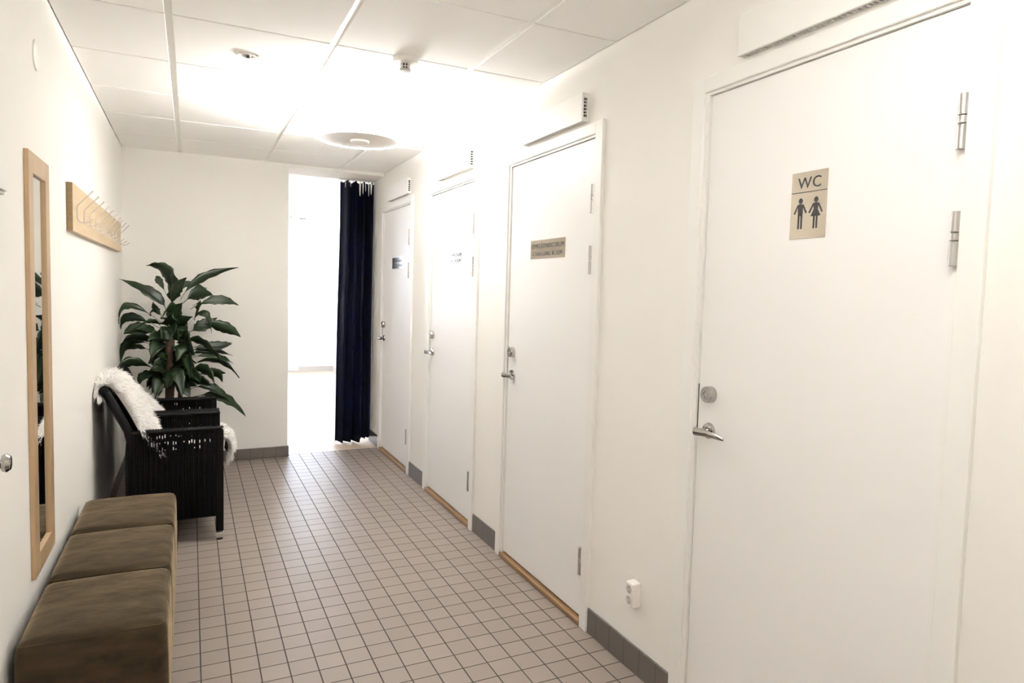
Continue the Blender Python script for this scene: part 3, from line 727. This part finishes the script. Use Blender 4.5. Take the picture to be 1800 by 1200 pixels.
# ------------------------------------------------------------- wicker chairs
def back_x(z):                                           # profile of the backrest seen from the side
    pts = [(.0, -.325), (.50, -.325), (.61, -.312), (.865, -.432)]
    for (za, xa), (zb, xb) in zip(pts, pts[1:]):
        if z <= zb: return xa + (xb-xa)*(z-za)/(zb-za)
    return pts[-1][1]
def wicker_chair(y, label):
    W = .56
    c = tag(empty('wicker_armchair', (0, y, 0)), label, 'armchair', 'black wicker armchairs')
    for side in (0, 1):
        s = 1 if side == 0 else -1; yo = 0 if side == 0 else W
        P = lambda t: yo + s*t                           # t: distance inwards from the outer face
        pb = bmesh.new()
        n = 32; x0, x1 = -.318, .098; wr = random.Random(5 + side)
        for k in range(n+1):
            x = x0 + (x1-x0)*k/n
            r = .0074 if k % 2 else .0062
            for t in (.010, .040):
                q = P(t + (.0015 if k % 2 else -.0005)*(1 if t > .02 else -1))
                tube(pb, [(x, q, .150), (x, q, .485), (x, q, .495), (x, q, .630)], [r, r, r*.68, r*.68], 6, caps=False)
        ya, yb = sorted((P(.012), P(.038)))
        box(pb, x0, ya, .150, x1, yb, .490)
        for k in range(n):                               # upper band: fill between the canes, with loose slits left open
            xa, xb = x0 + (x1-x0)*k/n, x0 + (x1-x0)*(k+1)/n
            slits = sorted(z for z, pr in ((.603, .62), (.567, .62), (.533, .35)) if wr.random() < pr*(1 if side == 0 else .2) and k > 3)
            zs = .490
            for z in slits:
                z += wr.uniform(-.004, .004); hgt = wr.uniform(.008, .024)
                box(pb, xa, ya, zs, xb, yb, z-hgt/2); zs = z+hgt/2
            box(pb, xa, ya, zs, xb, yb, .630)
        tube(pb, [(x0, P(.025), .150), (x1, P(.025), .150)], .016, 10)
        obj('side_panel', pb, M['wicker'], c, smooth=True, auto=60)
        ab = bmesh.new(); ya, yb = sorted((P(-.002), P(.052)))
        box(ab, -.318, ya, .622, .128, yb, .642)
        a = obj('armrest', ab, M['wicker'], c, bevel=.009, seg=3)
        bb = bmesh.new()
        for k in range(34):
            x = -.31 + .43*k/33; tube(bb, [(x, P(-.001), .632), (x+.006, P(.025), .6435), (x+.012, P(.051), .632)], .0045, 6)
        obj('binding', bb, M['wicker'], a, smooth=True)
        # legs: front post, rear post carrying the backrest
        ya, yb = sorted((P(.005), P(.045)))
        lg = obj('leg', B((.094, ya, .050, .134, yb, .628)), M['wicker'], c, bevel=.006, seg=2)
        f = obj('foot_cap', B((.0945, ya+.0005, .012, .1335, yb-.0005, .042)), M['capmetal'], lg, bevel=.004)
        obj('glide', lathe(bmesh.new(), [(0, 0), (.016, 0), (.017, .013), (0, .013)], (.114, P(.025), 0), n=16), M['rubber'], lg)
        rb = bmesh.new()
        tube(rb, [(-.330, P(.025), .05), (-.326, P(.025), .30), (-.325, P(.024), .50), (-.318, P(.024), .59), (-.330, P(.024), .65), (-.380, P(.024), .755), (-.424, P(.026), .848), (-.436, P(.03), .862)], [.018, .019, .020, .021, .022, .022, .022, .021], 12)
        r2 = obj('leg', rb, M['wicker'], c, smooth=True, auto=60)
        obj('foot_cap', lathe(bmesh.new(), [(0, .010), (.018, .010), (.019, .015), (.019, .052), (0, .052)], (-.330, P(.025), 0), n=20), M['capmetal'], r2, smooth=True, auto=40)
        obj('glide', lathe(bmesh.new(), [(0, 0), (.015, 0), (.016, .011), (0, .011)], (-.330, P(.025), 0), n=16), M['rubber'], r2)
    bk = bmesh.new()
    for k in range(37):
        yy = .045 + (W-.09)*k/36; r = .0066 if k % 2 else .0054
        tube(bk, [(back_x(z), yy, z) for z in (.16, .48, .60, .64, .75, .855)], r, 6, caps=False)
    for zz in (.30, .46, .62, .72): tube(bk, [(back_x(zz)-.004, .03, zz), (back_x(zz)-.004, W-.03, zz)], .006, 6)
    obj('backrest', bk, M['wicker'], c, smooth=True, auto=60)
    obj('top_rail', tube(bmesh.new(), [(-.436, .008, .862), (-.438, .10, .866), (-.439, W/2, .868), (-.438, W-.10, .866), (-.436, W-.008, .862)], .0225, 14), M['wicker'], c, smooth=True, auto=60)
    st = bmesh.new(); box(st, -.318, .045, .385, .110, W-.045, .415)
    for k in range(30):
        x = -.31 + .415*k/29; tube(st, [(x, .045, .416), (x, W-.045, .416)], .006, 6)
    obj('seat', st, M['wicker'], c, smooth=True, auto=50)
    ap = bmesh.new()
    for k in range(33):
        yy = .05 + (W-.10)*k/32; tube(ap, [(.108, yy, .15), (.108, yy, .41)], .0062 if k % 2 else .005, 6)
    box(ap, .098, .046, .155, .106, W-.046, .41)
    obj('apron', ap, M['wicker'], c, smooth=True, auto=60)
    return c
CA, CB = 1.435, 2.025
wicker_chair(CA, 'black wicker armchair right behind the brown poufs')
wicker_chair(CB, 'black wicker armchair next to the potted plant')

# ------------------------------------------------------------- sheepskins
def sheepskin(name, path, y0, y1, label, n, length, edge):
    """a hide draped along path (x, z), its fleece as thousands of tapered locks"""
    t = tag(empty(name), label, 'sheepskin', 'white sheepskin throws')
    P = [Vector((x, 0, z)) for x, z in path]
    L = [0]
    for a, b in zip(P, P[1:]): L.append(L[-1] + (b-a).length)
    def at(s):
        s = max(0, min(.9999, s))*L[-1]
        for i in range(len(P)-1):
            if s <= L[i+1]:
                f = (s-L[i])/(L[i+1]-L[i])
                p0, p1, p2, p3 = P[max(i-1, 0)], P[i], P[i+1], P[min(i+2, len(P)-1)]
                return .5*((2*p1) + (p2-p0)*f + (2*p0-5*p1+4*p2-p3)*f*f + (3*p1-p0-3*p2+p3)*f**3)
        return P[-1]
    def surf(s, w):
        e0 = y0 + edge(s); e1 = y1 - edge(s)*.8
        p = at(s); d = (at(s+.01)-at(s-.01)).normalized(); nrm = Vector((-d.z, 0, d.x))
        if nrm.z < 0 and nrm.x < 0: nrm = -nrm
        y = e0 + (e1-e0)*w
        dip = -.012*(2*w-1)**4
        return Vector((p.x, y, p.z)) + nrm*dip, nrm, d
    bm = bmesh.new(); NS, NW = 40, 16; g = []
    for i in range(NS+1): g.append([bm.verts.new(surf(i/NS, j/NW)[0]) for j in range(NW+1)])
    for i in range(NS):
        for j in range(NW): bm.faces.new((g[i][j], g[i+1][j], g[i+1][j+1], g[i][j+1]))
    h = obj('hide', bm, M['hide'], t, smooth=True)
    sd = h.modifiers.new('thickness', 'SOLIDIFY'); sd.thickness = .006; sd.offset = 0
    fb = bmesh.new(); rnd = random.Random(3)
    clumps = [(rnd.random(), rnd.random(), Vector((rnd.uniform(-1, 1), rnd.uniform(-1, 1), rnd.uniform(-.6, .6)))) for _ in range(260)]
    for _ in range(n):
        s, w = rnd.random(), rnd.random()
        if rnd.random() < .22: w = 0 if rnd.random() < .5 else 1
        if rnd.random() < .06: s = rnd.choice((0, 1))
        p, nrm, d = surf(s, w)
        c = min(clumps, key=lambda q: (q[0]-s)**2*4 + (q[1]-w)**2)
        side = Vector((0, -1 if w < .5 else 1, 0))*max(0, abs(2*w-1)-.55)*1.6
        endv = d*((-1 if s < .05 else 0) + (1 if s > .95 else 0))*.8
        dr = (nrm + side + endv + c[2]*.45 + Vector((rnd.uniform(-.3, .3), rnd.uniform(-.3, .3), rnd.uniform(-.3, .3))) + d*.25).normalized()
        ln = length*rnd.uniform(.65, 1.15)
        k = Vector((rnd.uniform(-1, 1), rnd.uniform(-1, 1), rnd.uniform(-1, 1))).cross(dr)
        if k.length < .1: continue
        k.normalize(); r = .0024
        p1 = p + dr*ln*.55; p2 = p + dr*ln + Vector((0, 0, -.22*ln)) + c[2]*ln*.15
        p1.x = max(p1.x, -.484); p2.x = max(p2.x, -.486)
        a = [fb.verts.new(q) for q in (p - k*r, p + k*r, p1 + k*r*.8, p1 - k*r*.8, p2)]
        fb.faces.new((a[0], a[1], a[2], a[3])); fb.faces.new((a[3], a[2], a[4]))
    f = obj('fleece', fb, M['fleece'], t); f['kind'] = 'stuff'
    return t
sheepskin('sheepskin_throw', [(-.462, .846), (-.462, .872), (-.444, .898), (-.400, .884), (-.345, .800), (-.300, .715), (-.258, .625), (-.215, .540), (-.150, .490), (-.05, .470), (.04, .462)],
          CA+.045, CA+.525, 'white sheepskin draped over the back of the wicker chair behind the poufs', 17000, .058,
          lambda s: .012*math.sin(9*s) + (.05*(s-.85)/.15 if s > .85 else 0))
sheepskin('sheepskin_throw', [(-.352, .735), (-.292, .66), (-.228, .58), (-.150, .505), (-.02, .460), (.10, .452), (.155, .448), (.190, .420), (.202, .370), (.190, .300)],
          CB+.080, CB+.440, 'white sheepskin hanging over the seat front of the wicker chair beside the plant', 12000, .052,
          lambda s: .02*math.sin(7*s) + (.05*(s-.8)/.2 if s > .8 else 0))

# -------------------------------------------------------------------- plant
PX, PY = -.168, 2.88
pl = tag(empty('potted_plant', (PX, PY, 0)), 'tall dark green leafy plant in the far left corner', 'plant')
obj('pot', lathe(bmesh.new(), [(0, 0), (.115, 0), (.120, .006), (.150, .30), (.158, .305), (.158, .330), (.147, .330), (.143, .29), (.0, .285)], n=48), M['pot'], pl, smooth=True, auto=35)
obj('soil', lathe(bmesh.new(), [(.1435, .300), (.07, .308), (0, .31)], n=32), M['soil'], pl, smooth=True)
tbm = bmesh.new()
tp_ = [(.0, 0, .29)] + [(.003*math.sin(3*k), .004*math.cos(2*k), .29+.079*k) for k in range(1, 11)]
tube(tbm, tp_, [.030 + .0018*(k % 2) for k in range(11)], 14)
tube(tbm, [(.06, .03, .29), (.065, .035, .50), (.07, .03, .72)], [.018, .017, .016], 10)
obj('trunk', tbm, M['trunk'], pl, smooth=True, auto=60)
lb = bmesh.new(); rnd = random.Random(11)
for L_ in LEAVES:
    P0, C1, P2, WV = (Vector(L_[3*k:3*k+3]) for k in range(4))
    for q in (P0, C1, P2): q -= Vector((PX, PY, 0))
    n = 18; rows = []; wl = WV.length
    for k in range(n+1):
        t = k/n
        p = P0*(1-t)**2 + C1*2*t*(1-t) + P2*t*t
        d = ((C1-P0)*(1-t) + (P2-C1)*t).normalized()
        wv = (WV - d*WV.dot(d)); wv = wv.normalized()*wl if wv.length > 1e-6 else WV
        tt = max(0, (t-.20)/.80)
        w = .05 + .92*(math.sin(PI*min(1, tt**.82))**1.15 if 0 < tt < 1 else 0)
        if t > .95: w = .05*(1-t)/.05 + .01
        wv = wv*w*(1 + .10*math.sin(k*1.9 + P0.z*50))
        tw = .55*math.sin(P2.x*37 + P2.z*23)*t              # the blade twists a little towards its tip
        wv = Matrix.Rotation(tw, 3, d) @ wv
        up = wv.cross(d).normalized()
        if up.z < 0: up = -up
        cup = wv.length*.30; wav = .004*math.sin(k*1.3 + P2.x*40)*(tt > 0)
        rows.append([lb.verts.new(p - wv + up*(cup+wav)), lb.verts.new(p - wv*.5 + up*cup*.35), lb.verts.new(p), lb.verts.new(p + wv*.5 + up*cup*.35), lb.verts.new(p + wv + up*(cup-wav))])
    for row in rows:
        for v in row: v.co.x = max(v.co.x, XL+.006-PX); v.co.y = min(v.co.y, YF-.012-PY)
    for a, b in zip(rows, rows[1:]):
        for k in range(4): lb.faces.new((a[k], a[k+1], b[k+1], b[k]))
fo = obj('foliage', lb, M['leaf'], pl, smooth=True)
sd = fo.modifiers.new('thickness', 'SOLIDIFY'); sd.thickness = .0012; sd.offset = 0

# ------------------------------------------------------------------ daylight
w = bpy.data.worlds.new('sky'); SC.world = w; w.use_nodes = True
bg = w.node_tree.nodes['Background']; bg.inputs['Color'].default_value = (.72, .82, 1.0, 1); bg.inputs['Strength'].default_value = 20
pd = bpy.data.lights.new('window_portal', 'AREA'); pd.shape = 'RECTANGLE'; pd.size = WX1-WX0; pd.size_y = WZ1-WZ0; pd.cycles.is_portal = True
po = bpy.data.objects.new('window_portal', pd); C.objects.link(po); po.location = ((WX0+WX1)/2, RY+.14, (WZ0+WZ1)/2); po.rotation_euler = (-PI/2, 0, 0)

# -------------------------------------------------------------------- camera
f, yaw, pitch, roll = 1179.065, .4562, -.0647, .0279
cy, sy, cp, spi, cr, sr = math.cos(yaw), math.sin(yaw), math.cos(pitch), math.sin(pitch), math.cos(roll), math.sin(roll)
fw = Vector((sy*cp, cy*cp, spi)); r0 = Vector((cy, -sy, 0)); u0 = r0.cross(fw)
rt = cr*r0 + sr*u0; up = -sr*r0 + cr*u0
cd = bpy.data.cameras.new('camera'); cam = bpy.data.objects.new('camera', cd); C.objects.link(cam)
cam.matrix_world = Matrix(((rt.x, up.x, -fw.x, -.0292), (rt.y, up.y, -fw.y, -2.597), (rt.z, up.z, -fw.z, 1.4371), (0, 0, 0, 1)))
cd.sensor_width = 36; cd.sensor_fit = 'HORIZONTAL'; cd.lens = f*36/1800
cd.shift_x = -(912.382-900)/1800; cd.shift_y = (589.482-600)/1800
cd.clip_start = .02
SC.camera = cam
SC.view_settings.view_transform = 'Standard'; SC.view_settings.look = 'None'; SC.view_settings.gamma = 1
SC.view_settings.use_curve_mapping = False; SC.view_settings.exposure = EXPO
SC.cycles.use_denoising = True
SC.cycles.max_bounces = 14; SC.cycles.diffuse_bounces = 10; SC.cycles.transparent_max_bounces = 12
SC.cycles.sample_clamp_indirect = 8
